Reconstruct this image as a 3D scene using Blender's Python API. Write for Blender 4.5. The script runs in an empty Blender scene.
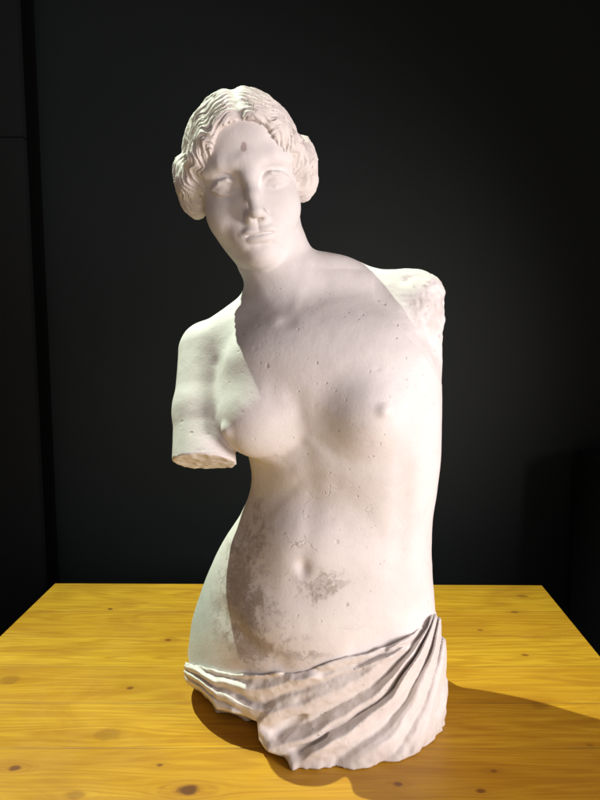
import bpy, math, random, time
import numpy as np
T0 = time.time()
random.seed(4)
F32 = np.float32
S = bpy.context.scene
C = S.collection
# ------------------------------------------------------------------ camera geometry (metres, table top at z = 0.75)
TZ = 0.75                      # table top height; the statue is modelled with the table top as z = 0 and lifted
CAMY, CAMZ, FPX, PITCH = -1.05, 0.62, 665.0, math.radians(6.4)
cP, sP = math.cos(PITCH), math.sin(PITCH)
def ray(u, v):
    a, b = (u-300.0), (400.0-v)
    d = np.array([a, FPX*cP + b*sP, -FPX*sP + b*cP])
    return d/np.linalg.norm(d)
def P(u, v, Y):                # point at depth Y
    d = ray(u, v); t = (Y-CAMY)/d[1]
    return np.array([0, CAMY, CAMZ]) + d*t
def PT(u, v, z=0.0):           # point at height z
    d = ray(u, v); t = (z-CAMZ)/d[2]
    return np.array([0, CAMY, CAMZ]) + d*t
# ------------------------------------------------------------------ implicit surface kit
def smin(a, b, k):
    h = np.maximum(k-np.abs(a-b), 0)/k
    return np.minimum(a, b) - h*h*k*0.25
def smax(a, b, k): return -smin(-a, -b, k)
def ell(p, c, r, R=None):
    x, y, z = p[0]-c[0], p[1]-c[1], p[2]-c[2]
    if R is not None:
        x, y, z = (R[0][0]*x+R[0][1]*y+R[0][2]*z, R[1][0]*x+R[1][1]*y+R[1][2]*z, R[2][0]*x+R[2][1]*y+R[2][2]*z)
    k0 = np.sqrt((x/r[0])**2+(y/r[1])**2+(z/r[2])**2)+1e-6
    k1 = np.sqrt((x/r[0]**2)**2+(y/r[1]**2)**2+(z/r[2]**2)**2)+1e-6
    return k0*(k0-1)/k1
def cone(p, a, b, ra, rb):
    bx, by, bz = b[0]-a[0], b[1]-a[1], b[2]-a[2]
    L = bx*bx+by*by+bz*bz+1e-12
    x, y, z = p[0]-a[0], p[1]-a[1], p[2]-a[2]
    t = np.clip((x*bx+y*by+z*bz)/L, 0, 1)
    return np.sqrt((x-t*bx)**2+(y-t*by)**2+(z-t*bz)**2) - (ra+(rb-ra)*t)
def tube(p, pts, rad, k=0.0):
    o = None
    for i in range(len(pts)-1):
        d = cone(p, pts[i], pts[i+1], rad[i], rad[i+1])
        o = d if o is None else (np.minimum(o, d) if k <= 0 else smin(o, d, k))
    return o
def dline(p, pts): return tube(p, pts, [0]*len(pts))
def gauss(d, w): return np.exp(-(d/w)**2)
def plane(p, n, o): return (p[0]-o[0])*n[0]+(p[1]-o[1])*n[1]+(p[2]-o[2])*n[2]
def hsh(i, j, k, s):
    n = (i*374761393 + j*668265263 + k*2147483647 + s*1274126177) & 0xffffffff
    n = ((n ^ (n >> 13))*1274126177) & 0xffffffff
    n = (n ^ (n >> 16)) & 0xffff
    return n.astype(F32)/65535.0
def noise(p, sc, s=0):
    x, y, z = p[0]*sc, p[1]*sc, p[2]*sc
    fx, fy, fz = np.floor(x), np.floor(y), np.floor(z)
    i, j, k = fx.astype(np.int64), fy.astype(np.int64), fz.astype(np.int64)
    x, y, z = x-fx, y-fy, z-fz
    x, y, z = x*x*(3-2*x), y*y*(3-2*y), z*z*(3-2*z)
    r = 0
    for a in (0, 1):
        for b in (0, 1):
            for c in (0, 1):
                r = r + (x if a else 1-x)*(y if b else 1-y)*(z if c else 1-z)*hsh(i+a, j+b, k+c, s)
    return r*2-1
def fbm(p, sc, o=3, s=0):
    r, a = 0, 1.0
    for i in range(o): r = r + a*noise(p, sc*2**i, s+i*7); a *= 0.5
    return r
def evalF(F, X, Y, Z, chunk=400000):
    n = len(X); out = np.empty(n, F32)
    for s in range(0, n, chunk):
        e = min(n, s+chunk)
        out[s:e] = F((X[s:e], Y[s:e], Z[s:e]))
    return out
def nets(F, xs, ys, zs, B=8, proj=2, slack=1.7):
    """surface nets over a rectilinear grid, only near the surface"""
    xs, ys, zs = [np.asarray(a, F32) for a in (xs, ys, zs)]
    nx, ny, nz = len(xs), len(ys), len(zs)
    V = np.full((nx, ny, nz), 1.0, F32)
    def blocks(a):
        st = np.arange(0, len(a), B)
        en = np.minimum(st+B, len(a)-1)
        return st, (a[st]+a[en])/2, (a[en]-a[st])/2+1e-3
    bx, cx, hx = blocks(xs); by, cy, hy = blocks(ys); bz, cz, hz = blocks(zs)
    GX, GY, GZ = np.meshgrid(cx, cy, cz, indexing='ij'); HX, HY, HZ = np.meshgrid(hx, hy, hz, indexing='ij')
    v = evalF(F, GX.ravel(), GY.ravel(), GZ.ravel()).reshape(GX.shape)
    near = np.abs(v) < np.sqrt(HX**2+HY**2+HZ**2)*slack+0.008
    sgn = np.where(v < 0, -1.0, 1.0)
    for i, a in enumerate(bx):
        for j, b in enumerate(by):
            for k, c in enumerate(bz):
                if not near[i, j, k]: V[a:a+B, b:b+B, c:c+B] = sgn[i, j, k]
    I = np.repeat(np.repeat(np.repeat(near, B, 0), B, 1), B, 2)[:nx, :ny, :nz]
    idx = np.nonzero(I)
    V[idx] = evalF(F, xs[idx[0]], ys[idx[1]], zs[idx[2]])
    neg = V < 0
    cnt = np.zeros((nx-1, ny-1, nz-1), np.int8)
    for a in (0, 1):
        for b in (0, 1):
            for c in (0, 1): cnt += neg[a:nx-1+a, b:ny-1+b, c:nz-1+c]
    act = (cnt > 0) & (cnt < 8)
    ci = np.nonzero(act)
    n = len(ci[0]); vid = np.full(act.shape, -1, np.int64); vid[ci] = np.arange(n)
    acc = np.zeros((n, 3)); num = np.zeros(n)
    G = (xs, ys, zs)
    for ax in range(3):
        for a in (0, 1):
            for b in (0, 1):
                o1 = [0, 0, 0]; o1[(ax+1) % 3] = a; o1[(ax+2) % 3] = b
                o2 = list(o1); o2[ax] = 1
                A = V[ci[0]+o1[0], ci[1]+o1[1], ci[2]+o1[2]]; Bv = V[ci[0]+o2[0], ci[1]+o2[1], ci[2]+o2[2]]
                m = (A < 0) != (Bv < 0)
                t = np.where(m, A/(A-Bv+1e-12), 0)
                for q in range(3):
                    p1 = G[q][ci[q]+o1[q]]; p2 = G[q][ci[q]+o2[q]]
                    acc[:, q] += np.where(m, p1+(p2-p1)*t, 0)
                num += m
    verts = acc/np.maximum(num, 1)[:, None]
    quads = []
    for ax in range(3):
        b, c = (ax+1) % 3, (ax+2) % 3
        s1 = [slice(0, None)]*3; s2 = [slice(0, None)]*3
        s1[ax] = slice(0, -1); s2[ax] = slice(1, None)
        for q in (b, c): s1[q] = slice(1, -1); s2[q] = slice(1, -1)
        A, Bv = neg[tuple(s1)], neg[tuple(s2)]
        m = np.nonzero(A != Bv)
        idx = [m[0].copy(), m[1].copy(), m[2].copy()]
        idx[b] = idx[b]+1; idx[c] = idx[c]+1
        def cell(db, dc):
            q = [idx[0], idx[1], idx[2]]
            q[b] = q[b]+db; q[c] = q[c]+dc
            return vid[q[0], q[1], q[2]]
        Q = np.stack([cell(-1, -1), cell(0, -1), cell(0, 0), cell(-1, 0)], 1)
        fl = ~A[m]
        Q[fl] = Q[fl][:, ::-1]
        quads.append(Q)
    Q = np.concatenate(quads)
    Q = Q[(Q >= 0).all(1)]
    verts = project(F, verts, proj)
    return verts, Q
def grad(F, v, e=4e-4):
    X, Y, Z = v[:, 0], v[:, 1], v[:, 2]
    g = np.stack([evalF(F, X+e, Y, Z)-evalF(F, X-e, Y, Z), evalF(F, X, Y+e, Z)-evalF(F, X, Y-e, Z),
                  evalF(F, X, Y, Z+e)-evalF(F, X, Y, Z-e)], 1)/(2*e)
    return g
def project(F, v, it):
    for _ in range(it):
        f = evalF(F, v[:, 0], v[:, 1], v[:, 2]); g = grad(F, v)
        st = f[:, None]*g/np.maximum((g**2).sum(1), 0.15)[:, None]
        L = np.linalg.norm(st, axis=1)[:, None]
        v = v - st*np.minimum(1, 0.0012/np.maximum(L, 1e-9))
    return v
def keep_biggest(v, q, minfrac=0.02):
    par = np.arange(len(v))
    e = np.concatenate([q[:, [0, 1]], q[:, [1, 2]], q[:, [2, 3]]])
    for _ in range(400):
        a = par[e[:, 0]]; b = par[e[:, 1]]; m = np.minimum(a, b)
        old = par.copy()
        np.minimum.at(par, e[:, 0], m); np.minimum.at(par, e[:, 1], m)
        np.minimum.at(par, a, m); np.minimum.at(par, b, m)
        par = par[par]; par = par[par]
        if (par == old).all(): break
    ids, c = np.unique(par, return_counts=True)
    ok = np.isin(par, ids[c > minfrac*len(v)])
    mp = np.cumsum(ok)-1
    return v[ok], mp[q[ok[q].all(1)]]
def mesh_obj(name, v, q, mat, parent=None):
    me = bpy.data.meshes.new(name)
    me.vertices.add(len(v)); me.vertices.foreach_set('co', np.asarray(v, F32).ravel())
    me.loops.add(q.size); me.loops.foreach_set('vertex_index', q.astype(np.int32).ravel())
    me.polygons.add(len(q)); me.polygons.foreach_set('loop_start', np.arange(0, q.size, 4, dtype=np.int32))
    me.polygons.foreach_set('use_smooth', np.ones(len(q), bool))
    me.update(); me.validate()
    me.materials.append(mat)
    o = bpy.data.objects.new(name, me); C.objects.link(o); o.parent = parent
    return o
def hit(F, u, v, off=0.0):
    d = ray(u, v); o = np.array([0, CAMY, CAMZ]); t = 0.7; best = (1e9, t)
    for _ in range(34):
        p = o+d*t
        f = float(F(tuple(np.array([q], F32) for q in p))[0])
        if abs(f) < best[0]: best = (abs(f), t)
        if abs(f) < 2e-4: break
        t += max(f*0.6, .0008) if f > 0 else f*.6
        if t > 1.6: break
    return o+d*(best[1]-off)
def catmull(xs, ys, n=400):
    xs, ys = np.array(xs, float), np.array(ys, float)
    m = np.gradient(ys, xs)
    X = np.linspace(xs[0], xs[-1], n)
    i = np.clip(np.searchsorted(xs, X)-1, 0, len(xs)-2)
    h = xs[i+1]-xs[i]; t = (X-xs[i])/h
    Y = (2*t**3-3*t**2+1)*ys[i]+(t**3-2*t**2+t)*h*m[i]+(-2*t**3+3*t**2)*ys[i+1]+(t**3-t**2)*h*m[i+1]
    return X.astype(F32), Y.astype(F32)
def make_loft(rows, n=2.3):
    """rows: (v, uL, uR, half depth, turn in degrees, centre depth)"""
    R = []
    for v, uL, uR, b, ph, yc in rows:
        l, r = P(uL, v, yc), P(uR, v, yc)
        W = (r[0]-l[0])/2; ph = math.radians(ph)
        a = math.sqrt(max(W*W-(b*math.sin(ph))**2, 1e-4))/math.cos(ph)
        R.append(((l[2]+r[2])/2, (l[0]+r[0])/2, yc, a, b, ph))
    R.sort()
    R = np.array(R)
    Zt = None; tabs = []
    for c in range(1, 6):
        Zt, t = catmull(R[:, 0], R[:, c]); tabs.append(t)
    def f(p):
        cx, cy, a, b, ph = [np.interp(p[2], Zt, t).astype(F32) for t in tabs]
        x, y = p[0]-cx, p[1]-cy
        c, s = np.cos(ph), np.sin(ph)
        X, Yy = x*c-y*s, x*s+y*c
        k = ((np.abs(X)/a)**n+(np.abs(Yy)/b)**n)**(1/n)+1e-5
        rho = np.sqrt(X*X+Yy*Yy)
        return rho*(1-1/k)+(k < 1e-2)*(-0.05)
    return f
# ------------------------------------------------------------------ torso
TORSO = make_loft([
    (272, 262, 345, .050, 6, .03), (290, 248, 372, .062, 9, .03), (308, 230, 408, .080, 12, .02), (325, 217, 424, .094, 14, .01), (345, 214, 433, .105, 15, .005), (380, 222, 437, .112, 15, 0),
    (420, 234, 438, .115, 15, 0), (455, 249, 437, .110, 15, 0), (490, 251, 433, .102, 14, .005),
    (515, 241, 430, .102, 12, .005), (545, 222, 429, .112, 10, .005), (575, 208, 430, .122, 9, .005),
    (605, 197, 432, .130, 9, .005), (635, 190, 434, .135, 8, .005), (665, 187, 437, .137, 8, .005),
    (700, 190, 434, .130, 8, .01), (722, 200, 428, .110, 8, .02), (740, 205, 420, .10, 8, .02)], 2.25)
HU = 0.00145
cam = np.array([0, CAMY, CAMZ])
hc = P(250.5, 183.5, 0.005)
fw = cam-hc; fw /= np.linalg.norm(fw)
fw = fw + np.array([0.045, 0, 0.01]); fw /= np.linalg.norm(fw)
rr = math.radians(10.2)
up = np.array([-math.sin(rr), 0, math.cos(rr)]); up -= fw*up.dot(fw); up /= np.linalg.norm(up)
rt = np.cross(up, fw)*1.0           # local +X points to the viewer's right
if rt[0] < 0: rt = -rt
HR = np.array([rt, fw, up])
HC = P(250.5, 183.5, -0.088) - fw*62*HU
def H(x, y, z): return HC + (rt*x+fw*y+up*z)*HU
def headlocal(p):
    x, y, z = p[0]-HC[0], p[1]-HC[1], p[2]-HC[2]
    return tuple(((HR[i][0]*x+HR[i][1]*y+HR[i][2]*z)/HU).astype(F32) for i in range(3))
# face loft in head units: (Z, half width, front Y, back Y, exponent)
FZ = np.array([-95, -91, -83, -71, -58, -45, -30, -15, 0, 15, 32, 50, 66, 80, 90], float)
FWd = np.array([10, 19, 28.5, 36, 42, 46.5, 49, 50, 51, 51.5, 52, 50, 43, 30, 12], float)
FFr = np.array([44, 52, 58, 60, 60, 60, 61, 61, 60, 63, 65, 62, 53, 38, 15], float)
FBk = np.array([8, 2, -8, -20, -35, -50, -60, -66, -72, -76, -78, -74, -64, -50, -20], float)
zt, wt = catmull(FZ, FWd); _, ft = catmull(FZ, FFr); _, bt = catmull(FZ, FBk)
def skull(q):
    w, f, b = [np.interp(q[2], zt, t).astype(F32) for t in (wt, ft, bt)]
    cy = np.minimum(5, f-20); Y = q[1]-cy
    hy = np.maximum(np.where(Y > 0, f-cy, cy-b), 8)
    n = 2.25
    k = ((np.abs(q[0])/w)**n+(np.abs(Y)/hy)**n)**(1/n)+1e-5
    d = np.sqrt(q[0]**2+Y**2)*(1-1/k)
    d = smax(d, q[2]-80, 18); d = smax(d, -93-q[2], 12)
    return d
def head(p):
    q = headlocal(p)
    x, y, z = q
    z = np.where(z < 0, z*1.10, z)
    q = (x, y, z)
    ax = np.abs(x)
    s = (ax, y, z)
    d = skull(q)
    d = smin(d, ell(q, (0, -14, 24), (60, 74, 62)), 5)
    # cheeks, chin, jaw
    d = smin(d, ell(s, (27, 36, -30), (19, 20, 24)), 14)
    d = smin(d, ell(q, (0, 47, -77), (15, 14, 13)), 12)
    # brow ridge running into the nose
    d = smin(d, tube(s, [(4, 60, 9), (11, 60, 19), (25, 57, 22), (41, 46, 17)], [4, 3.5, 3.5, 2.5], 3), 14)
    # eye sockets
    so = ell(s, (24, 67, 1), (18.5, 10.8, 11.5))
    d = smax(d, -so, 9)
    d = smax(d, -ell(s, (13.5, 66, 0), (5.5, 6.5, 7.5)), 7)
    # eyeballs and lids
    d = smin(d, ell(s, (24, 43.0, 0), (15, 15, 11.5)), 2.5)
    lid = tube(s, [(12, 53, -1.5), (15.5, 56, 3.8), (22, 58.2, 6.4), (30, 56.3, 5.2), (37.5, 50, 0)], [1.2, 1.9, 2.2, 2.0, 1.2])
    d = smin(d, lid, 2.2)
    lid = tube(s, [(12, 53, -2), (17, 55.5, -5.6), (24, 56.3, -7.0), (31, 54.3, -5.2), (37, 50, -.5)], [.9, 1.3, 1.5, 1.3, .9])
    d = smin(d, lid, 2.4)
    d = d + .9*gauss(dline(s, [(12, 55, 5), (16, 57, 9.5), (23, 58, 12), (32, 56, 10.5), (39, 50, 4)]), 1.9)
    # nose
    n = tube(q, [(0, 60, 22), (0, 65, 6), (0, 72, -12), (0, 77, -27)], [7, 6.2, 6.0, 6.2], 4)
    d = smin(d, n, 8)
    d = smin(d, ell(q, (0, 76.5, -29.5), (6, 6.5, 5.5)), 4)
    d = smin(d, ell(s, (6.8, 69, -33), (4.2, 7.5, 4.6)), 3.5)
    d = smax(d, -ell(s, (3.9, 72, -37.8), (1.9, 4.2, 1.8)), 1.2)
    d = d + 1.0*gauss(dline(s, [(12, 66, -28), (14, 63, -35)]), 2.2)
    # philtrum and lips
    d = smin(d, ell(q, (0, 55, -51), (24, 12, 21)), 12)
    d = smin(d, ell(q, (0, 59.5, -42), (9, 7, 8)), 9)
    d = smin(d, ell(s, (5.6, 65.0, -48.4), (9.5, 5.8, 4.4)), 3)
    d = smin(d, ell(s, (13, 61.2, -50.8), (6, 4.5, 2.4)), 3)
    d = smin(d, ell(q, (0, 64.2, -57.2), (12.5, 6.4, 5.2)), 3)
    d = d + 1.2*gauss(dline(s, [(0, 69.8, -52.9), (5, 69, -52.1), (11, 65.8, -52.6), (16.5, 62, -53.0)]), 1.5)
    d = d + .6*gauss(np.sqrt((ax-19)**2+(y-59)**2+(z+53.5)**2), 4)
    d = d + .5*gauss(dline(q, [(0, 69, -40), (0, 69, -45)]), 2.2)
    d = d + 1.6*gauss(dline(s, [(0, 63, -65), (9, 60, -64)]), 5)
    d = smin(d, ell(q, (0, 52, -75), (13, 13, 10)), 8)
    return d*HU
chop_n = np.array([-0.02, -0.42, -0.90]); chop_n /= np.linalg.norm(chop_n)
chop_o = P(203, 462, -.055)
LB, RB = P(257, 420, -0.070), P(369, 413, -0.090)
NIPL, NIPR = P(228, 430, -0.095), P(384, 411, -0.142)
armA, armB, armC = P(209, 352, .032), P(202.5, 410, -.018), P(205, 500, -.078)
def arm(p):
    a = tube(p, [armA, armB, armC], [.049, .0445, .051], .012)
    cut = plane(p, chop_n, chop_o) + 0.0012*noise(p, 40, 3) + .0013*noise(p, 120, 8)
    return smax(a, cut, .003)
def body0(p):
    d = TORSO(p)
    d = smax(d, p[2]-P(300, 268, .02)[2], .03)
    d = smax(d, .075-p[2], .006)
    # shoulder girdle
    d = smin(d, cone(p, P(282, 318, .025), P(210, 352, .035), .042, .048), .035)
    d = smin(d, cone(p, P(322, 285, .02), P(384, 294, .005), .046, .036), .05)
    d = smin(d, ell(p, P(414, 302, -.005), (.047, .046, .050)), .03)
    d = smin(d, cone(p, P(416, 310, .0), P(411, 372, .01), .043, .036), .03)
    # neck
    d = smin(d, cone(p, P(298, 325, .012), P(271.5, 252, .015), .060, .0560), .026)
    d = smin(d, cone(p, P(271.5, 252, .015), P(261, 205, .03), .0560, .054), .01)
    d = smin(d, ell(p, P(229, 408, .005), (.032, .056, .075)), .015)
    # chest
    d = smin(d, ell(p, P(318, 372, -.055), (.135, .052, .078)), .05)
    d = smin(d, ell(p, LB, (.054, .047, .056)), .035)
    d = smin(d, ell(p, RB, (.057, .058, .058)), .032)
    d = smin(d, ell(p, NIPL, (.0075, .0075, .0075)), .012)
    d = smin(d, ell(p, NIPR, (.006, .008, .006)), .012)
    # belly
    d = smin(d, ell(p, P(305, 618, -.055), (.098, .071, .088)), .05)
    d = smin(d, ell(p, P(312, 545, -.055), (.070, .050, .055)), .05)
    return d
def pl(Fn, pts, off=0): return [hit(Fn, u, v, off) for u, v in pts]
alba = pl(body0, [(297, 400), (306, 450), (312, 490), (310, 530), (302, 560)])
navel = hit(body0, 303, 569)
arcL = pl(body0, [(305, 478), (285, 492), (268, 512), (256, 530)])
arcR = pl(body0, [(318, 478), (345, 492), (368, 515), (384, 540)])
belL = pl(body0, [(222, 610), (246, 640), (280, 662)])
belR = pl(body0, [(424, 600), (400, 630), (360, 652)])
clavL = pl(body0, [(276, 320), (255, 314), (232, 318)])
clavR = pl(body0, [(300, 318), (330, 305), (370, 298)])
notch = hit(body0, 287, 322)
sternR = pl(body0, [(308, 262), (302, 285), (290, 316)])
sternL = pl(body0, [(252, 275), (266, 300), (282, 318)])
flankR = pl(body0, [(405, 470), (402, 520), (398, 570)])
under_l = pl(body0, [(232, 447), (250, 459), (280, 458), (300, 444)])
under_r = pl(body0, [(318, 440), (340, 458), (372, 464), (405, 452)])
rng = random.Random(11)
chips = []
for i in range(34):
    z = rng.random()
    if z < .45: u, v = rng.uniform(176, 258), rng.uniform(315, 455)
    elif z < .62: u, v = rng.uniform(368, 440), rng.uniform(335, 430)
    elif z < .8: u, v = rng.uniform(250, 420), rng.uniform(300, 480)
    else: u, v = rng.uniform(230, 428), rng.uniform(480, 650)
    chips.append((u, v, rng.uniform(.0007, .0022), rng.uniform(.0003, .0010), rng.uniform(.5, 2.8)))
def body1(p):
    d = smin(body0(p), arm(p), .007)
    h = head(p)
    d = smin(d, h, .010)
    d = d + .0018*gauss(dline(p, alba), .015)
    nv = np.sqrt((p[0]-navel[0])**2+((p[1]-navel[1])*.6)**2+((p[2]-navel[2])*.75)**2)
    d = d + .0055*gauss(nv, .0085) + .002*gauss(nv, .022)
    d = d + .0012*gauss(dline(p, arcL), .012) + .0010*gauss(dline(p, arcR), .014)
    d = d + .0035*gauss(dline(p, belL), .016) + .0035*gauss(dline(p, belR), .016)
    d = d - .0010*gauss(dline(p, clavL), .009) - .0007*gauss(dline(p, clavR), .011)
    d = d + .0022*gauss(np.sqrt((p[0]-notch[0])**2+(p[1]-notch[1])**2+(p[2]-notch[2])**2), .014)
    d = d - .0010*gauss(dline(p, sternR), .011) - .0008*gauss(dline(p, sternL), .011)
    d = d + .003*gauss(dline(p, flankR), .018)
    d = d + .0013*gauss(dline(p, under_l), .008) + .0007*gauss(dline(p, under_r), .010)
    # broken left-hand shoulder (viewer's right): faceted stump
    c = P(430, 306, -.02)
    w = gauss(np.sqrt((p[0]-c[0])**2+(p[1]-c[1])**2+((p[2]-c[2])*.75)**2), .047)
    near = w > .02
    if near.any():
        pp = tuple(a[near] for a in p)
        rough = .0032*fbm(pp, 55, 3, 5)+.0022*np.abs(noise(pp, 130, 9))
        for (u, v, dz, n) in ((430, 318, -.062, (.62, -.76, .12)), (412, 284, -.040, (-.2, -.75, .62)), (434, 334, -.042, (.66, -.74, -.12)), (422, 300, -.056, (.25, -.95, .2)), (444, 300, -.01, (.97, -.2, .05))):
            n = np.array(n)/np.linalg.norm(n)
            pln = plane(pp, n, P(u, v, dz))
            dd = smax(d[near], pln+.002*noise(pp, 70, 4), .006)
            d[near] = d[near] + (dd-d[near])*np.clip(w[near]*3.0, 0, 1)
        d[near] = d[near] + rough*w[near]*1.2
    # slight hand-cast unevenness
    d = d + .0009*noise(p, 22, 1) + .00025*noise(p, 75, 2)
    return d
chipsP = [(hit(body1, u, v), r, a, e) for u, v, r, a, e in chips]
# a shallow scar line and worn edges on the belly
scars = [pl(body1, [(292, 545), (303, 540), (312, 530), (322, 528)]), pl(body1, [(362, 535), (366, 555), (371, 582)]),
         pl(body1, [(282, 440), (286, 447), (285, 456)]), pl(body1, [(328, 458), (332, 478)])]
patch = pl(body1, [(345, 590), (352, 606), (338, 618), (324, 622), (332, 632)])
chipC = np.array([c[0] for c in chipsP])
def body(p):
    d = body1(p)
    n = len(p[0])
    lo = np.array([a.min() for a in p])-.01; hi = np.array([a.max() for a in p])+.01
    for (c, r, a, e) in chipsP:
        if (c < lo).any() or (c > hi).any(): continue
        m = np.abs(p[0]-c[0]) < r*5
        m &= np.abs(p[2]-c[2]) < r*5
        m &= np.abs(p[1]-c[1]) < r*5
        if not m.any(): continue
        x, y, z = p[0][m]-c[0], p[1][m]-c[1], p[2][m]-c[2]
        d[m] = d[m] + a*np.exp(-((x/(r*e))**2+(y/(r*2))**2+(z/r)**2))
    return d
# ------------------------------------------------------------------ hair
def hair(p):
    q = headlocal(p)
    x, y, z = q
    ax = np.abs(x); s = (ax, y, z)
    d = ell(q, (0, -16, 26), (64, 76, 67))
    d = smin(d, ell(q, (0, 15, 34), (53, 50, 58)), 8)
    # front roll from the parting over the temples to the ears
    roll = tube(s, [(2, 52, 62), (16, 53, 57), (32, 49, 46), (46, 38, 30), (56, 22, 10), (57, 10, -10)], [8, 9.5, 10, 11, 11, 10], 8)
    d = smin(d, roll, 10)
    # masses over the ears
    d = smin(d, ell(s, (62.5, 2, 12), (13.5, 23, 26)), 10)
    d = smin(d, ell(s, (57, -6, -11), (12, 18, 17)), 8)
    d = smin(d, ell(q, (0, -70, 5), (30, 24, 26)), 14)       # knot of hair at the back
    # parting
    d = d + 4.0*gauss(dline(q, [(0, 62, 64), (0, 48, 80), (0, 10, 96), (0, -40, 92)]), 5)
    d = d + 2.2*gauss(dline(s, [(60, 30, 40), (64, 8, 44), (66, -25, 40)]), 6)
    # open over the face
    face = smax(ell(q, (0, 74, -8), (51.5, 60, 67)), tube(s, [(0, 70, -60), (0, 70, 60)], [66, 24]), 6)
    d = smax(d, -face, 3)
    # strands: wavy locks sweeping back and down from the parting
    py, pz = y+4, z-4
    r = np.sqrt(x*x+pz*pz)+1e-3
    psi = np.arctan2(r, py)                    # angle from the facing axis
    th = np.arctan2(ax, pz)                    # angle round the face
    wig = .050*np.sin(th*10+psi*4)+.018*np.sin(th*21+2.0+psi*9)+.045*fbm((x/28, y/28, z/28), 1, 2, 3)
    ph = (psi*1.0+wig)
    a = np.sin(ph*34); b = np.sin(ph*75+1.3+2*np.sin(th*6)); c = np.sin(ph*150+3*np.sin(th*9))
    st = 2.3*(1-np.abs(a)**.9) + 1.7*(1-np.abs(b)) + .45*c
    lump = 2.2*np.sin(th*9+psi*7)*np.clip((th-.9)*1.5, 0, 1)
    amp = np.clip((np.abs(x)+3)/14, 0.25, 1)
    d = d - (st-1.4)*amp*.72 - lump*.45 - .9*fbm((x, y, z), 1/9, 2, 8)
    return d*HU*.8
# ------------------------------------------------------------------ drapery
DR = make_loft([(600, 200, 432, .128, 8, .005), (650, 188, 439, .138, 8, .005), (672, 186, 441, .146, 8, .000), (690, 189, 440, .156, 8, -.006),
                (708, 196, 437, .166, 8, -.012), (722, 206, 433, .172, 8, -.016), (740, 215, 425, .172, 8, -.016)], 2.2)
topcurve = [(185, 662), (212, 670), (238, 674), (274, 674), (305, 670), (341, 659), (367, 652), (393, 643), (413, 633), (427, 618), (431, 606)]
tz = np.array([[P(u, v, -.08)[0], hit(DR, u, v)[2]] for u, v in topcurve])
def drape_base(p):
    d = DR(p)
    return d
def S3(pts, off=0.0): return [hit(DR, u, v, off) for u, v in pts]
RX0, RZ0 = P(432, 601, 0)[0], P(432, 601, 0)[2]
FA = np.radians([-60, 45, 56, 60, 63, 66.5, 69, 71, 73, 75, 77.5, 79, 80.2, 81.5, 83.5, 86, 88, 89.5, 91.5, 94, 96.5, 98.5, 101, 104, 107, 111, 116, 130, 200])
FH = np.array([3, 4, 4, 2, 8, 13, 11, 4, -3, 5, 13, 10, 1, 12, 21, 16, 3, 0, 10, 15, 10, 0, 7, 10, 2, 6, 2, 3, 3])*1e-3
FAd = np.linspace(FA[0], FA[-1], 1400); FHd = np.interp(FAd, FA, FH)
kk = np.exp(-np.linspace(-2, 2, 9)**2); FHd = np.convolve(np.pad(FHd, 4, mode='edge'), kk/kk.sum(), mode='valid')
LT = np.array([0, .05, .14, .21, .27, .38, .50, .58, .64, .74, .86, .93, 1.0, 1.3])
LH = np.array([1, 5, 5, 1, 4, 10, 8, 1, 3, 9, 8, 2, 5, 4])*1e-3
LTd = np.linspace(0, 1.3, 400); LHd = np.interp(LTd, LT, LH)
k2 = np.exp(-np.linspace(-2, 2, 25)**2); LHd = np.convolve(np.pad(LHd, 12, mode='edge'), k2/k2.sum(), mode='valid')
LHd = np.convolve(np.pad(LHd, 4, mode='edge'), kk/kk.sum(), mode='valid')
pockets = [(S3([(302, 712), (290, 722), (281, 734)]), .0075, .016), (S3([(326, 738), (310, 748), (301, 753)]), .006, .009),
           (S3([(362, 674), (345, 685), (333, 696)]), .005, .009), (S3([(238, 697), (252, 692), (266, 697)]), .006, .007)]
lobes = [([(262, 728), (272, 745), (284, 750)], [.009, .010, .009]), ([(288, 750), (298, 762), (318, 765)], [.008, .008, .008]),
         ([(261, 722), (278, 704), (305, 688)], [.007, .008, .006])]
lobes = [(S3(a), r) for a, r in lobes]
TU, TV = zip(*topcurve)
BU = (180, 186, 199, 212, 217, 238, 257, 259, 263, 268, 284, 289, 296, 310); BVv = (672, 681, 688, 701, 709, 714, 719, 738, 745, 750, 755, 765, 772, 900)
def persp(p):
    y = p[1]-CAMY; z = p[2]-CAMZ
    fz = np.maximum(y*cP-z*sP, .3); fy = y*sP+z*cP
    return 300+FPX*p[0]/fz, 400-FPX*fy/fz
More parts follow.
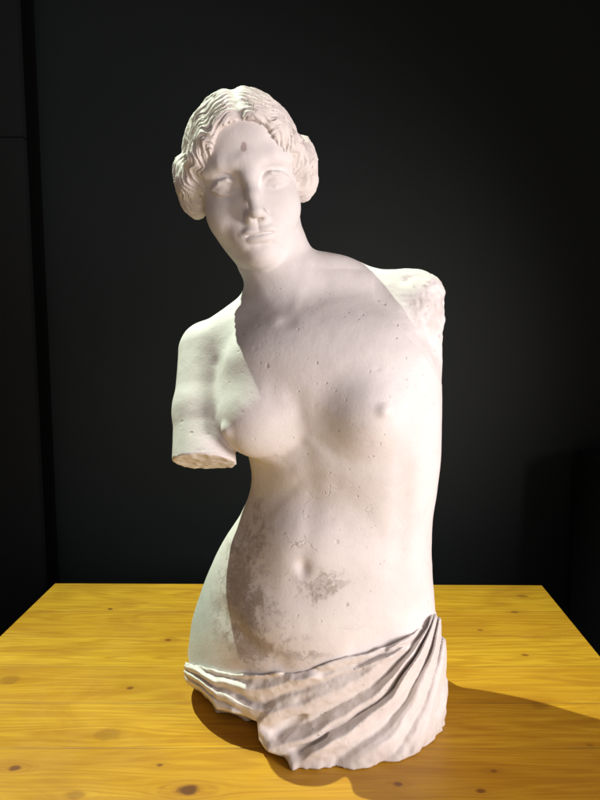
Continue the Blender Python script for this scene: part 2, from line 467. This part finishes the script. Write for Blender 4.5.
def drape(p):
    x, y, z = p
    U, Vv = persp(p)
    U = U.astype(F32); Vv = Vv.astype(F32)
    DRv = DR(p)
    bs = smin(DRv, body0(p), .012)
    vt = np.interp(U, TU, TV).astype(F32)+1.6*noise(p, 60, 2)
    dx, dz = 440-U, Vv-590
    r = np.sqrt(dx*dx+dz*dz)+.1
    al = np.arctan2(dz, dx)+.0026*r + .035*noise(p, 14, 21) + .012*noise(p, 45, 22)
    h = np.interp(al, FAd, FHd).astype(F32)*np.clip((r-8)/48, .15, 1.0)*(.95+.3*noise(p, 15, 31))*np.clip((z+.015)/.045, .35, 1)
    h = h + .0012*noise(p, 35, 23) + .0011*np.sin(al*70+2*noise(p, 12, 33))*np.clip(noise(p, 20, 34)+.3, 0, 1)
    dv = Vv-vt
    rl = np.clip((U-265)/30, 0, 1)
    h = h + rl*(.0035*gauss(dv-3, 3)-.0045*gauss(dv-8, 2.2)+.003*gauss(dv-12.5, 2.5))
    vb = np.interp(U, BU, BVv).astype(F32)
    t = (Vv-vt)/np.maximum(np.interp(U, BU[:7], BVv[:7]).astype(F32)-vt, 8) + .20*noise(p, 17, 24)+.04*noise(p, 60, 25)+.05
    hl = np.interp(t, LTd, LHd).astype(F32)*1.05+.0012*noise(p, 50, 26)
    vbd = np.interp(U, (257, 262, 275, 300, 330, 385, 410), (724, 716, 701, 688, 674, 652, 600)).astype(F32)
    w = np.clip((Vv-vbd)/12+.5, 0, 1); w = w*w*(3-2*w)
    h = hl*(1-w)+h*w
    fe = np.clip((Vv-vt)/16, 0, 1); rs = np.clip((U-405)/15, 0, 1)
    h = h*np.clip((U-180)/16, .25, 1)
    d = bs - .0005 - h*(1-rs*(1-fe)) + .006*rs*(1-fe)
    for pts, rad in lobes: d = smin(d, tube(p, pts, rad, .003), .006)
    for pts, wd, am in pockets: d = d + am*gauss(dline(p, pts), wd)
    d = smax(d, (vt-Vv)/FPX*.95, .003)
    inner = DRv+.080
    d = smax(d, np.minimum((Vv-vb-2.5*noise(p, 45, 7))/FPX, inner), .003)
    rim = gauss(z, .016)
    d = d + rim*(.005*np.abs(noise(p, 38, 12))+.0035*noise(p, 95, 13)-.004)
    d = smax(d, -z+.0008, .002)
    d = d + .0012*fbm(p, 60, 3, 14)
    return d
# ------------------------------------------------------------------ materials
class NT:
    def __init__(self, name):
        self.m = bpy.data.materials.new(name); self.m.use_nodes = True
        self.t = self.m.node_tree; self.b = self.t.nodes['Principled BSDF']
    def n(self, typ, ins=None, **kw):
        nd = self.t.nodes.new(typ)
        for k, v in kw.items(): setattr(nd, k, v)
        for k, v in (ins or {}).items():
            if isinstance(v, bpy.types.NodeSocket): self.t.links.new(v, nd.inputs[k])
            else: nd.inputs[k].default_value = v
        return nd
    def math(self, op, a, b=0.0, clamp=False):
        return self.n('ShaderNodeMath', {0: a, 1: b}, operation=op, use_clamp=clamp).outputs[0]
    def mix(self, f, a, b, bt='MIX'):
        nd = self.n('ShaderNodeMix', data_type='RGBA', blend_type=bt)
        for k, v in ((0, f), (6, a), (7, b)):
            if isinstance(v, bpy.types.NodeSocket): self.t.links.new(v, nd.inputs[k])
            else: nd.inputs[k].default_value = v
        return nd.outputs[2]
    def ramp(self, f, stops):
        nd = self.n('ShaderNodeValToRGB', {0: f}); e = nd.color_ramp.elements
        while len(e) < len(stops): e.new(0.5)
        for i, (p, c) in enumerate(stops):
            e[i].position = p; e[i].color = c if len(c) == 4 else (*c, 1)
        return nd.outputs[0]
    def noise(self, vec, scale, detail=3, rough=.5, dist=0):
        return self.n('ShaderNodeTexNoise', {'Vector': vec, 'Scale': scale, 'Detail': detail, 'Roughness': rough, 'Distortion': dist}).outputs[0]
    def set(self, **kw):
        for k, v in kw.items():
            k = k.replace('_', ' ')
            if isinstance(v, bpy.types.NodeSocket): self.t.links.new(v, self.b.inputs[k])
            else: self.b.inputs[k].default_value = v
def blob(N, vec, c, r):
    """soft round mask (1 at the centre) round point c, radii r"""
    d = N.n('ShaderNodeVectorMath', {0: vec, 1: tuple(float(q) for q in c)}, operation='SUBTRACT').outputs[0]
    d = N.n('ShaderNodeVectorMath', {0: d, 1: tuple(1/q for q in r)}, operation='MULTIPLY').outputs[0]
    L = N.n('ShaderNodeVectorMath', {0: d}, operation='LENGTH').outputs[1]
    return N.n('ShaderNodeMapRange', {0: L, 1: 0.0, 2: 1.0, 3: 1.0, 4: 0.0}, interpolation_type='SMOOTHSTEP').outputs[0]
def plaster(name, kind):
    N = NT(name)
    V = N.n('ShaderNodeTexCoord').outputs['Object']
    big = N.noise(V, 9, 4, .55); mid = N.noise(V, 34, 5, .6); fine = N.noise(V, 210, 4, .6)
    base = N.mix(big, (.84, .805, .79, 1), (.77, .735, .725, 1))
    base = N.mix(N.math('MULTIPLY', mid, .35), base, (.72, .67, .63, 1))
    dust = N.n('ShaderNodeMapRange', {0: N.noise(V, 13, 7, .68, .5), 1: .42, 2: .68}).outputs[0]
    base = N.mix(N.math('MULTIPLY', dust, .28), base, (.56, .51, .49, 1))
    spk = N.n('ShaderNodeMapRange', {0: N.noise(V, 420, 3, .7), 1: .58, 2: .72}).outputs[0]
    base = N.mix(N.math('MULTIPLY', spk, .16), base, (.50, .44, .40, 1))
    bump_h = N.math('ADD', N.math('MULTIPLY', mid, .5), N.math('MULTIPLY', fine, .35))
    # small irregular pits, here and there
    wob = N.n('ShaderNodeTexNoise', {'Vector': V, 'Scale': 260, 'Detail': 3})
    Vw = N.n('ShaderNodeVectorMath', {0: V, 1: N.n('ShaderNodeVectorMath', {0: wob.outputs[1], 1: (.006, .006, .006)}, operation='MULTIPLY').outputs[0]}, operation='ADD').outputs[0]
    pitn = None
    for sc, thr, rad in ((70, .975, .26), (150, .95, .34)):
        vo = N.n('ShaderNodeTexVoronoi', {'Vector': Vw, 'Scale': sc})
        sel = N.n('ShaderNodeSeparateColor', {0: vo.outputs[1]}).outputs[0]
        sel = N.math('GREATER_THAN', sel, thr)
        sel = N.math('MULTIPLY', sel, N.n('ShaderNodeMapRange', {0: big, 1: .42, 2: .55}).outputs[0])
        sel = N.math('MULTIPLY', sel, N.n('ShaderNodeMapRange', {0: N.n('ShaderNodeSeparateXYZ', {0: V}).outputs[2], 1: .66, 2: .70, 3: 1, 4: 0}).outputs[0])
        pk = N.math('MULTIPLY', sel, N.n('ShaderNodeMapRange', {0: vo.outputs[0], 1: rad*.35, 2: rad, 3: 1, 4: 0}).outputs[0])
        pitn = pk if pitn is None else N.math('MAXIMUM', pitn, pk)
    base = N.mix(N.math('MULTIPLY', pitn, .45), base, (.40, .34, .29, 1))
    bump_h = N.math('SUBTRACT', bump_h, N.math('MULTIPLY', pitn, 1.1))
    if kind == 'body':
        # peeled and dirty skin on the belly and the hip
        m = None
        for (u, v, Y, r) in ((236, 560, -.09, (.095, .12, .15)), (245, 615, -.10, (.10, .12, .10)), (262, 645, -.11, (.12, .10, .055)),
                             (322, 592, -.12, (.075, .09, .055)), (290, 650, -.12, (.08, .08, .022)), (238, 510, -.07, (.06, .08, .06))):
            b = blob(N, V, P(u, v, Y), r)
            if u > 310: b = N.math('MULTIPLY', b, .62)
            m = b if m is None else N.math('MAXIMUM', m, b)
        n1 = N.noise(V, 17, 10, .74, .4); n2 = N.noise(V, 120, 6, .75)
        n3 = N.noise(V, 60, 8, .7)
        q = N.math('ADD', N.math('MULTIPLY', n1, .8), N.math('ADD', N.math('MULTIPLY', n2, .22), N.math('MULTIPLY', n3, .30)))
        q = N.math('ADD', q, N.math('MULTIPLY', m, .20))
        mm = N.n('ShaderNodeMapRange', {0: N.math('ADD', m, N.math('MULTIPLY', n3, .35)), 1: .25, 2: .60}).outputs[0]
        grime = N.math('MULTIPLY', N.n('ShaderNodeMapRange', {0: q, 1: .77, 2: .84}).outputs[0], mm)
        soft = N.math('MULTIPLY', m, N.n('ShaderNodeMapRange', {0: n1, 1: .3, 2: .6, 3: .35, 4: 1}).outputs[0])
        base = N.mix(N.math('MULTIPLY', soft, .6), base, (.50, .435, .40, 1))
        gcol = N.mix(N.n('ShaderNodeMapRange', {0: n3, 1: .35, 2: .65}).outputs[0], (.26, .215, .19, 1), (.46, .395, .355, 1))
        base = N.mix(N.math('MULTIPLY', grime, .85), base, gcol)
        lip = N.n('ShaderNodeMapRange', {0: N.math('ABSOLUTE', N.math('SUBTRACT', q, .765), 0), 1: .0, 2: .010, 3: 1, 4: 0}).outputs[0]
        lip = N.math('MULTIPLY', lip, mm)
        base = N.mix(N.math('MULTIPLY', lip, .55), base, (.27, .22, .19, 1))
        # hair cracks
        vc = N.n('ShaderNodeTexVoronoi', {'Vector': N.n('ShaderNodeVectorMath', {0: V, 1: N.n('ShaderNodeVectorMath', {0: N.n('ShaderNodeTexNoise', {'Vector': V, 'Scale': 40, 'Detail': 4}).outputs[1], 1: (.05, .05, .05)}, operation='MULTIPLY').outputs[0]}, operation='ADD').outputs[0], 'Scale': 9}, feature='DISTANCE_TO_EDGE').outputs[0]
        crk = N.n('ShaderNodeMapRange', {0: vc, 1: .002, 2: .012, 3: 1, 4: 0}).outputs[0]
        belly = blob(N, V, P(310, 560, -.10), (.17, .2, .17))
        crk = N.math('MULTIPLY', crk, N.math('MULTIPLY', belly, N.n('ShaderNodeMapRange', {0: N.noise(V, 14, 2), 1: .50, 2: .60}).outputs[0]))
        base = N.mix(N.math('MULTIPLY', crk, .6), base, (.32, .27, .235, 1))
        bump_h = N.math('SUBTRACT', bump_h, N.math('ADD', N.math('MULTIPLY', crk, .8), N.math('MULTIPLY', lip, .5)))
        # greyish, rubbed hip
        hipm = blob(N, V, P(194, 610, -.02), (.085, .2, .16))
        base = N.mix(N.math('MULTIPLY', hipm, .85), base, N.mix(mid, (.34, .40, .40, 1), (.56, .60, .59, 1)))
        # fine dirty specks
        sp = N.noise(V, 330, 2, .5)
        sp = N.math('MULTIPLY', N.n('ShaderNodeMapRange', {0: sp, 1: .70, 2: .76}).outputs[0], N.n('ShaderNodeMapRange', {0: mid, 1: .5, 2: .62}).outputs[0])
        base = N.mix(N.math('MULTIPLY', sp, .45), base, (.33, .28, .24, 1))
        # the stain on the forehead
        st = blob(N, V, hit(body1, 243.5, 147), (.0085, .02, .0125))
        st = N.n('ShaderNodeMapRange', {0: N.math('ADD', st, N.math('MULTIPLY', n3, 1.6)), 1: 1.15, 2: 1.5}).outputs[0]
        base = N.mix(N.math('MULTIPLY', st, .75), base, (.38, .27, .26, 1))
        # the broken shoulder, greyer stone
        sh = blob(N, V, P(432, 310, -.03), (.05, .08, .06))
        shn = N.n('ShaderNodeMapRange', {0: N.math('ADD', N.math('MULTIPLY', sh, .6), mid), 1: .72, 2: .95}).outputs[0]
        base = N.mix(N.math('MULTIPLY', shn, .45), base, (.50, .45, .42, 1))
        bump_h = N.math('SUBTRACT', bump_h, N.math('MULTIPLY', grime, .55))
        bump_h = N.math('SUBTRACT', bump_h, N.math('MULTIPLY', sp, .6))
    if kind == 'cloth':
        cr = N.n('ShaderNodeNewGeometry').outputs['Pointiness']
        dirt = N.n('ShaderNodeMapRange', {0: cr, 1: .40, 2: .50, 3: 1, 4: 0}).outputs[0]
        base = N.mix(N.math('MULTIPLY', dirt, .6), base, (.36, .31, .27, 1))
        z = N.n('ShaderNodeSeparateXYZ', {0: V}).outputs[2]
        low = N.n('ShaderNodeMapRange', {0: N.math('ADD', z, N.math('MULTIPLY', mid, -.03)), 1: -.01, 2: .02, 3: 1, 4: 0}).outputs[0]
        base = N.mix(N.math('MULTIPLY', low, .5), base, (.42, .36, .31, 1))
        base = N.mix(.22, base, (.62, .57, .54, 1))
    if kind == 'hair':
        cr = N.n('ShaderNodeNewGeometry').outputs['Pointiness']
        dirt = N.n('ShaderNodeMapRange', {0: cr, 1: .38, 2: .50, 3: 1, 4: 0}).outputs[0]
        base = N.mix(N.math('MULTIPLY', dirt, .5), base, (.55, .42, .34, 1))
        base = N.mix(.25, base, (.72, .60, .52, 1))
    bp = N.n('ShaderNodeBump', {'Height': bump_h, 'Strength': .5, 'Distance': .0020}).outputs[0]
    N.set(Base_Color=base, Roughness=.62, Normal=bp)
    N.b.inputs['Specular IOR Level'].default_value = .28
    N.b.inputs['Subsurface Weight'].default_value = .025
    N.b.inputs['Subsurface Radius'].default_value = (.006, .004, .003)
    N.b.inputs['Subsurface Scale'].default_value = .6
    return N.m
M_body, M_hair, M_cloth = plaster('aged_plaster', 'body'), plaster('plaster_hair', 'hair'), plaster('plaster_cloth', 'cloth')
def lin(c): return tuple(((q/255)/12.92 if q/255 < .04045 else ((q/255+.055)/1.055)**2.4) for q in c)+(1,)
def wood():
    N = NT('varnished_pine')
    V = N.n('ShaderNodeTexCoord').outputs['Object']
    s = N.n('ShaderNodeSeparateXYZ', {0: V}); X, Y = s.outputs[0], s.outputs[1]
    pw = .118
    pi_ = N.math('FLOOR', N.math('DIVIDE', N.math('ADD', Y, 2.02), pw))
    rnd = N.n('ShaderNodeTexWhiteNoise', {'W': pi_}, noise_dimensions='1D').outputs[0]
    # knots bend the grain round them
    Yk = Y; km = None; halo = None
    for (u, v, r, st) in KN:
        c = PT(u, v)
        cx, cy = float(c[0]), float(c[1])
        d = N.n('ShaderNodeCombineXYZ', {0: N.math('DIVIDE', N.math('SUBTRACT', X, cx), r*3.6), 1: N.math('DIVIDE', N.math('SUBTRACT', Y, cy), r*1.9), 2: 0.0}).outputs[0]
        L = N.n('ShaderNodeVectorMath', {0: d}, operation='LENGTH').outputs[1]
        g = N.math('EXPONENT', N.math('MULTIPLY', N.math('MULTIPLY', L, L), -1.0), 0)
        sg = N.math('TANH', N.math('DIVIDE', N.math('SUBTRACT', Y, cy), r*.5), 0)
        Yk = N.math('SUBTRACT', Yk, N.math('MULTIPLY', N.math('MULTIPLY', g, sg), r*1.5*st))
        d2 = N.n('ShaderNodeCombineXYZ', {0: N.math('DIVIDE', N.math('SUBTRACT', X, cx), r*1.25), 1: N.math('DIVIDE', N.math('SUBTRACT', Y, cy), r*.95), 2: 0.0}).outputs[0]
        w = N.noise(V, 75, 4, .7)
        L2 = N.math('ADD', N.n('ShaderNodeVectorMath', {0: d2}, operation='LENGTH').outputs[1], N.math('MULTIPLY', N.math('SUBTRACT', w, .5), .9))
        k = N.n('ShaderNodeMapRange', {0: L2, 1: .45, 2: 1.05, 3: 1.0*st, 4: 0.0}, interpolation_type='SMOOTHSTEP').outputs[0]
        rg_ = N.math('SINE', N.math('ADD', N.math('MULTIPLY', L, 16.0), N.math('MULTIPLY', N.noise(V, 25, 3), 5.0)), 0)
        h = N.math('MULTIPLY', N.math('MULTIPLY', g, st*.5), N.n('ShaderNodeMapRange', {0: rg_, 1: -1, 2: 1, 3: .45, 4: 1}).outputs[0])
        km = k if km is None else N.math('MAXIMUM', km, k)
        halo = h if halo is None else N.math('MAXIMUM', halo, h)
    gv = N.n('ShaderNodeCombineXYZ', {0: N.math('ADD', N.math('MULTIPLY', X, .9), N.math('MULTIPLY', rnd, 37.0)), 1: N.math('MULTIPLY', Yk, 15.0), 2: N.math('MULTIPLY', rnd, 11.0)}).outputs[0]
    big = N.noise(gv, 1.6, 3, .5, .8)
    ringn = N.math('MULTIPLY', big, 9.0)
    ring = N.math('FRACT', ringn, 0)
    ring = N.n('ShaderNodeMapRange', {0: N.math('ABSOLUTE', N.math('SUBTRACT', ring, .5), 0), 1: .0, 2: .5}, interpolation_type='SMOOTHSTEP').outputs[0]
    gv2 = N.n('ShaderNodeCombineXYZ', {0: N.math('MULTIPLY', X, 5.0), 1: N.math('MULTIPLY', Yk, 330.0), 2: rnd}).outputs[0]
    fib = N.noise(gv2, 1.0, 5, .65)
    cloud = N.noise(V, 5.5, 3, .5)
    col = N.mix(ring, (.47, .225, .010, 1), (.64, .36, .020, 1))
    col = N.mix(N.math('MULTIPLY', cloud, .45), col, (.68, .41, .032, 1))
    col = N.mix(N.math('MULTIPLY', rnd, .35), col, (.42, .18, .012, 1))
    col = N.mix(N.n('ShaderNodeMapRange', {0: fib, 1: .35, 2: .75, 3: 0, 4: .36}).outputs[0], col, (.24, .095, .010, 1))
    col = N.mix(halo, col, (.30, .105, .012, 1))
    col = N.mix(km, col, (.13, .045, .012, 1))
    cl2 = N.n('ShaderNodeMapRange', {0: N.noise(N.n('ShaderNodeMapping', {0: V, 3: (1.2, 3.5, 1)}).outputs[0], 3.2, 4, .6, 1.2), 1: .45, 2: .72}).outputs[0]
    col = N.mix(N.math('MULTIPLY', cl2, .5), col, (.30, .11, .008, 1))
    # dark board joints
    fr = N.math('FRACT', N.math('DIVIDE', N.math('ADD', Y, 2.02), pw), 0)
    e = N.math('MINIMUM', fr, N.math('SUBTRACT', 1.0, fr))
    j = N.n('ShaderNodeMapRange', {0: e, 1: .004, 2: .013, 3: 1, 4: 0}).outputs[0]
    jn = N.math('MULTIPLY', j, N.n('ShaderNodeMapRange', {0: N.noise(V, 7, 2), 1: .35, 2: .6, 3: .2, 4: .75}).outputs[0])
    col = N.mix(jn, col, (.20, .10, .02, 1))
    dents = N.noise(V, 38, 3, .6)
    hgt = N.math('ADD', N.math('MULTIPLY', fib, .25), N.math('SUBTRACT', N.math('MULTIPLY', dents, .35), N.math('MULTIPLY', j, 1.0)))
    bp = N.n('ShaderNodeBump', {'Height': hgt, 'Strength': .22, 'Distance': .0015}).outputs[0]
    rg = N.n('ShaderNodeMapRange', {0: N.noise(V, 14, 4, .6), 1: .3, 2: .7, 3: .36, 4: .52}).outputs[0]
    N.set(Base_Color=col, Roughness=rg, Normal=bp)
    N.b.inputs['Specular IOR Level'].default_value = .35
    return N.m
KN = [(110, 609, .0055, 1), (168, 640, .006, 1), (15, 768, .008, 1), (188, 790, .014, 1), (107, 735, .020, .35), (130, 688, .006, .8),
      (10, 680, .018, .4), (515, 612, .008, .6), (480, 630, .006, .6), (522, 596, .012, .5), (525, 655, .006, .7), (398, 784, .006, .8),
      (494, 771, .005, .7), (481, 791, .006, .8), (540, 705, .016, .3), (160, 765, .005, .8), (75, 795, .012, .4), (590, 745, .005, .4)]
M_wood = wood()
def dark(name, col, rough, sc=1.0, spec=.3, bump=.15):
    N = NT(name)
    V = N.n('ShaderNodeTexCoord').outputs['Object']
    st = N.n('ShaderNodeMapping', {0: V, 3: (1, 1, 4)}).outputs[0]
    a = N.noise(V, 3*sc, 4, .6); b = N.noise(st, 160*sc, 4, .7)
    c2 = tuple(q*1.35 for q in col[:3])+(1,)
    cc = N.mix(a, col, c2); cc = N.mix(N.math('MULTIPLY', b, .4), cc, tuple(q*.6 for q in col[:3])+(1,))
    bp = N.n('ShaderNodeBump', {'Height': b, 'Strength': bump, 'Distance': .002}).outputs[0]
    N.set(Base_Color=cc, Roughness=rough, Normal=bp)
    N.b.inputs['Specular IOR Level'].default_value = spec
    return N.m
M_wall = dark('black_board', (.0050, .0095, .0098, 1), .62)
M_strip = dark('black_fabric', (.0012, .0013, .0013, 1), .9, spec=.1)
M_panel = dark('black_panel_board', (.0050, .0070, .0078, 1), .75)
M_box = dark('matt_black', (.004, .0045, .005, 1), .6)
M_floor = dark('dark_floor', (.02, .018, .016, 1), .5)
# ------------------------------------------------------------------ objects
def tag(o, label=None, cat=None, group=None, kind=None):
    if label: o['label'] = label
    if cat: o['category'] = cat
    if group: o['group'] = group
    if kind: o['kind'] = kind
    return o
def empty(name, loc):
    o = bpy.data.objects.new(name, None); C.objects.link(o); o.location = loc
    o.empty_display_size = .1; return o
def prism(name, poly, z0, z1, mat, parent=None, bevel=.003, seg=2):
    import bmesh
    bm = bmesh.new()
    vs = [bm.verts.new((x, y, z0)) for x, y in poly]
    f = bm.faces.new(vs)
    r = bmesh.ops.extrude_face_region(bm, geom=[f])
    for g in r['geom']:
        if isinstance(g, bmesh.types.BMVert): g.co.z = z1
    bmesh.ops.recalc_face_normals(bm, faces=bm.faces)
    if bevel: bmesh.ops.bevel(bm, geom=list(bm.edges), offset=bevel, segments=seg, affect='EDGES', profile=.5)
    me = bpy.data.meshes.new(name); bm.to_mesh(me); bm.free()
    me.materials.append(mat)
    o = bpy.data.objects.new(name, me); C.objects.link(o); o.parent = parent
    return o
def rect(x0, x1, y0, y1): return [(x0, y0), (x1, y0), (x1, y1), (x0, y1)]
# table
A, B = PT(55, 583), PT(542, 585)
A2, B2 = PT(0, 636), PT(600, 656)
def ext(p, q, y): t = (y-p[1])/(q[1]-p[1]); return (p[0]+(q[0]-p[0])*t, y)
yf = -.62
table = empty('wooden_table', (0, 0, 0))
tag(table, 'yellow varnished pine plank table under the white plaster torso', 'table')
a3, b3 = ext(A, A2, yf), ext(B, B2, yf)
top = prism('tabletop', [(a3[0], yf), (b3[0], yf), (B[0], B[1]), (A[0], A[1])], TZ-.034, TZ, M_wood, table, .0025)
yb = A[1]
prism('apron', rect(a3[0]+.12, b3[0]-.12, yf+.09, yb-.09), TZ-.12, TZ-.0345, M_wood, table, .002)
for x in (a3[0]+.08, b3[0]-.14):
    for y in (yf+.05, yb-.11):
        prism('leg', rect(x, x+.06, y, y+.06), 0.001, TZ-.0345, M_wood, table, .003)
# statue
ar = np.arange
def axis(segs):
    o = []
    for a, b, h in segs: o += list(np.arange(a, b-1e-9, h))
    return np.array(o+[segs[-1][1]])
statue = empty('plaster_statue', (0, 0, TZ))
tag(statue, 'life size white plaster armless female torso with tilted head standing on the wooden table', 'statue')
fx0, fx1 = H(-54, 0, 0)[0]-.01, H(54, 0, 0)[0]+.012
fz0, fz1 = H(0, 60, -92)[2]-.012, H(0, 50, 60)[2]
Q = 1.0
v, q = nets(body, axis([(-.235, fx0, .0026), (fx0, fx1, .00125), (fx1, .26, .0026)]),
            axis([(-.185, -.13, .0024), (-.13, -.06, .0014), (-.06, .15, .0030)]),
            axis([(.022, fz0, .0025), (fz0, fz1, .00125), (fz1, 1.0, .003)]))
v, q = keep_biggest(v, q)
print('body', len(v), time.time()-T0)
mesh_obj('body', v, q, M_body, statue)
hx, hy, hz = HC
v, q = nets(hair, axis([(hx-.135, hx+.14, .0012)]), axis([(hy-.115, hy+.02, .0012), (hy+.02, hy+.16, .0024)]), axis([(hz-.09, hz+.17, .0014)]), proj=0, slack=2.8)
v, q = keep_biggest(v, q)
print('hair', len(v), time.time()-T0)
for _ in range(2):
    s_ = np.zeros_like(v); n_ = np.zeros(len(v))
    for a_, b_ in ((0, 1), (1, 2), (2, 3), (3, 0)):
        np.add.at(s_, q[:, a_], v[q[:, b_]]); np.add.at(n_, q[:, a_], 1)
    v = v*.5+.5*s_/np.maximum(n_, 1)[:, None]
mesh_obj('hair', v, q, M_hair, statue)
v, q = nets(drape, axis([(-.23, .27, .0018)]), axis([(-.19, .17, .0020)]), axis([(-.004, .18, .0018)]), proj=2)
v, q = keep_biggest(v, q)
print('drape', len(v), time.time()-T0)
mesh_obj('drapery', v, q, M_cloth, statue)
# backdrop: black board wall, a projecting dark panel at the left, a low dark box at the right
WY = .92
def wallbox(name, x0, x1, y0, y1, z0, z1, mat, bevel=.002):
    return prism(name, rect(x0, x1, y0, y1), z0, z1, mat, None, bevel)
w = wallbox('wall', -2.2, 2.2, WY, WY+.05, 0, 2.6, M_wall, 0); tag(w, kind='structure')
fl = wallbox('floor', -2.2, 2.2, -2.2, WY-.003, -.05, 0, M_floor, 0); tag(fl, kind='structure')
def lean(name, pts, y0, y1, z0, z1, mat):
    """upright board whose side edges follow the photo: pts = (x at bottom, x at top) pairs"""
    (l0, l1), (r0, r1) = pts
    import bmesh
    bm = bmesh.new()
    vs = [bm.verts.new(c) for c in ((l0, y0, z0), (r0, y0, z0), (r1, y0, z1), (l1, y0, z1), (l0, y1, z0), (r0, y1, z0), (r1, y1, z1), (l1, y1, z1))]
    for f in ((0, 1, 2, 3), (7, 6, 5, 4), (1, 5, 6, 2), (4, 0, 3, 7), (3, 2, 6, 7), (4, 5, 1, 0)): bm.faces.new([vs[i] for i in f])
    bmesh.ops.bevel(bm, geom=list(bm.edges), offset=.002, segments=2, affect='EDGES')
    me = bpy.data.meshes.new(name); bm.to_mesh(me); bm.free(); me.materials.append(mat)
    o = bpy.data.objects.new(name, me); C.objects.link(o); return o
xa, xc = P(17, 0, WY-.06)[0], P(45, 600, WY-.06)[0]
za, zc = P(17, 0, WY-.06)[2]+TZ, P(45, 600, WY-.06)[2]+TZ
sl = (xa-xc)/(za-zc)
def xl(z, off=0): return xc+sl*(z-zc)+off
zs = P(5, 137, WY-.06)[2]+TZ
pn = empty('wall_panel', (-1.0, WY-.05, 0)); tag(pn, 'matt black board panel standing out from the wall at the far left', 'wall panel')
for z0, z1 in ((0.0, zs-.0015), (zs+.0015, 2.58)):
    o = lean('board', ((-1.6, -1.6), (xl(z0), xl(z1))), WY-.06, WY-.035, z0, z1, M_panel)
    o.parent = pn; o.matrix_parent_inverse = pn.matrix_world.inverted(); o.location = (1.0, -(WY-.05), 0)
bt_ = lean('dark_batten', ((xl(0, -.05), xl(2.57, -.05)), (xl(0, .024), xl(2.57, .024))), WY-.033, WY-.003, 0.0, 2.57, M_strip)
tag(bt_, 'narrow recessed black batten strip beside the left wall panel', 'batten')
bb = P(590, 455, .80)
bx = wallbox('black_box', bb[0]-.005, bb[0]+.5, .66, .88, 0.001, bb[2]+TZ, M_box, .006)
tag(bx, 'tall matt black box behind the right corner of the table', 'box')
# ------------------------------------------------------------------ light
from mathutils import Vector
def spot(name, loc, target, energy, color, size, angle, blend=.3):
    l = bpy.data.lights.new(name, 'SPOT'); l.energy = energy; l.color = color; l.shadow_soft_size = size
    l.spot_size = math.radians(angle); l.spot_blend = blend
    o = bpy.data.objects.new(name, l); C.objects.link(o)
    loc = Vector(loc)+Vector((0, 0, TZ)); target = Vector(target)+Vector((0, 0, TZ))
    o.location = loc; o.rotation_euler = (target-loc).to_track_quat('-Z', 'Y').to_euler()
    return o
spot('key_spot', (-1.06, .56, 2.85), (-.12, -.12, .25), 500, (.86, 1, .79), .010, 50, 1.0)
spot('warm_spot', (1.46, -1.06, .58), (0, 0, .45), 140, (1, .90, .885), .34, 60)
spot('low_fill', (.55, -1.75, .16), (0, 0, .5), 22, (1, .90, .87), .30, 60, 1.0)
W = bpy.data.worlds.new('World'); S.world = W; W.use_nodes = True
W.node_tree.nodes['Background'].inputs[0].default_value = (1, .81, .785, 1)
W.node_tree.nodes['Background'].inputs[1].default_value = .14
# ------------------------------------------------------------------ camera and render
cd = bpy.data.cameras.new('camera'); co = bpy.data.objects.new('camera', cd); C.objects.link(co)
co.location = (0, CAMY, CAMZ+TZ); co.rotation_euler = (math.pi/2-PITCH, 0, 0)
cd.sensor_fit = 'VERTICAL'; cd.sensor_height = 24; cd.lens = FPX/800*24; cd.clip_end = 100; cd.clip_start = .02
S.camera = co
S.render.engine = 'CYCLES'
S.view_settings.view_transform = 'Standard'; S.view_settings.look = 'None'; S.view_settings.exposure = 0
S.render.resolution_x, S.render.resolution_y = 768, 1024
print('built', time.time()-T0)
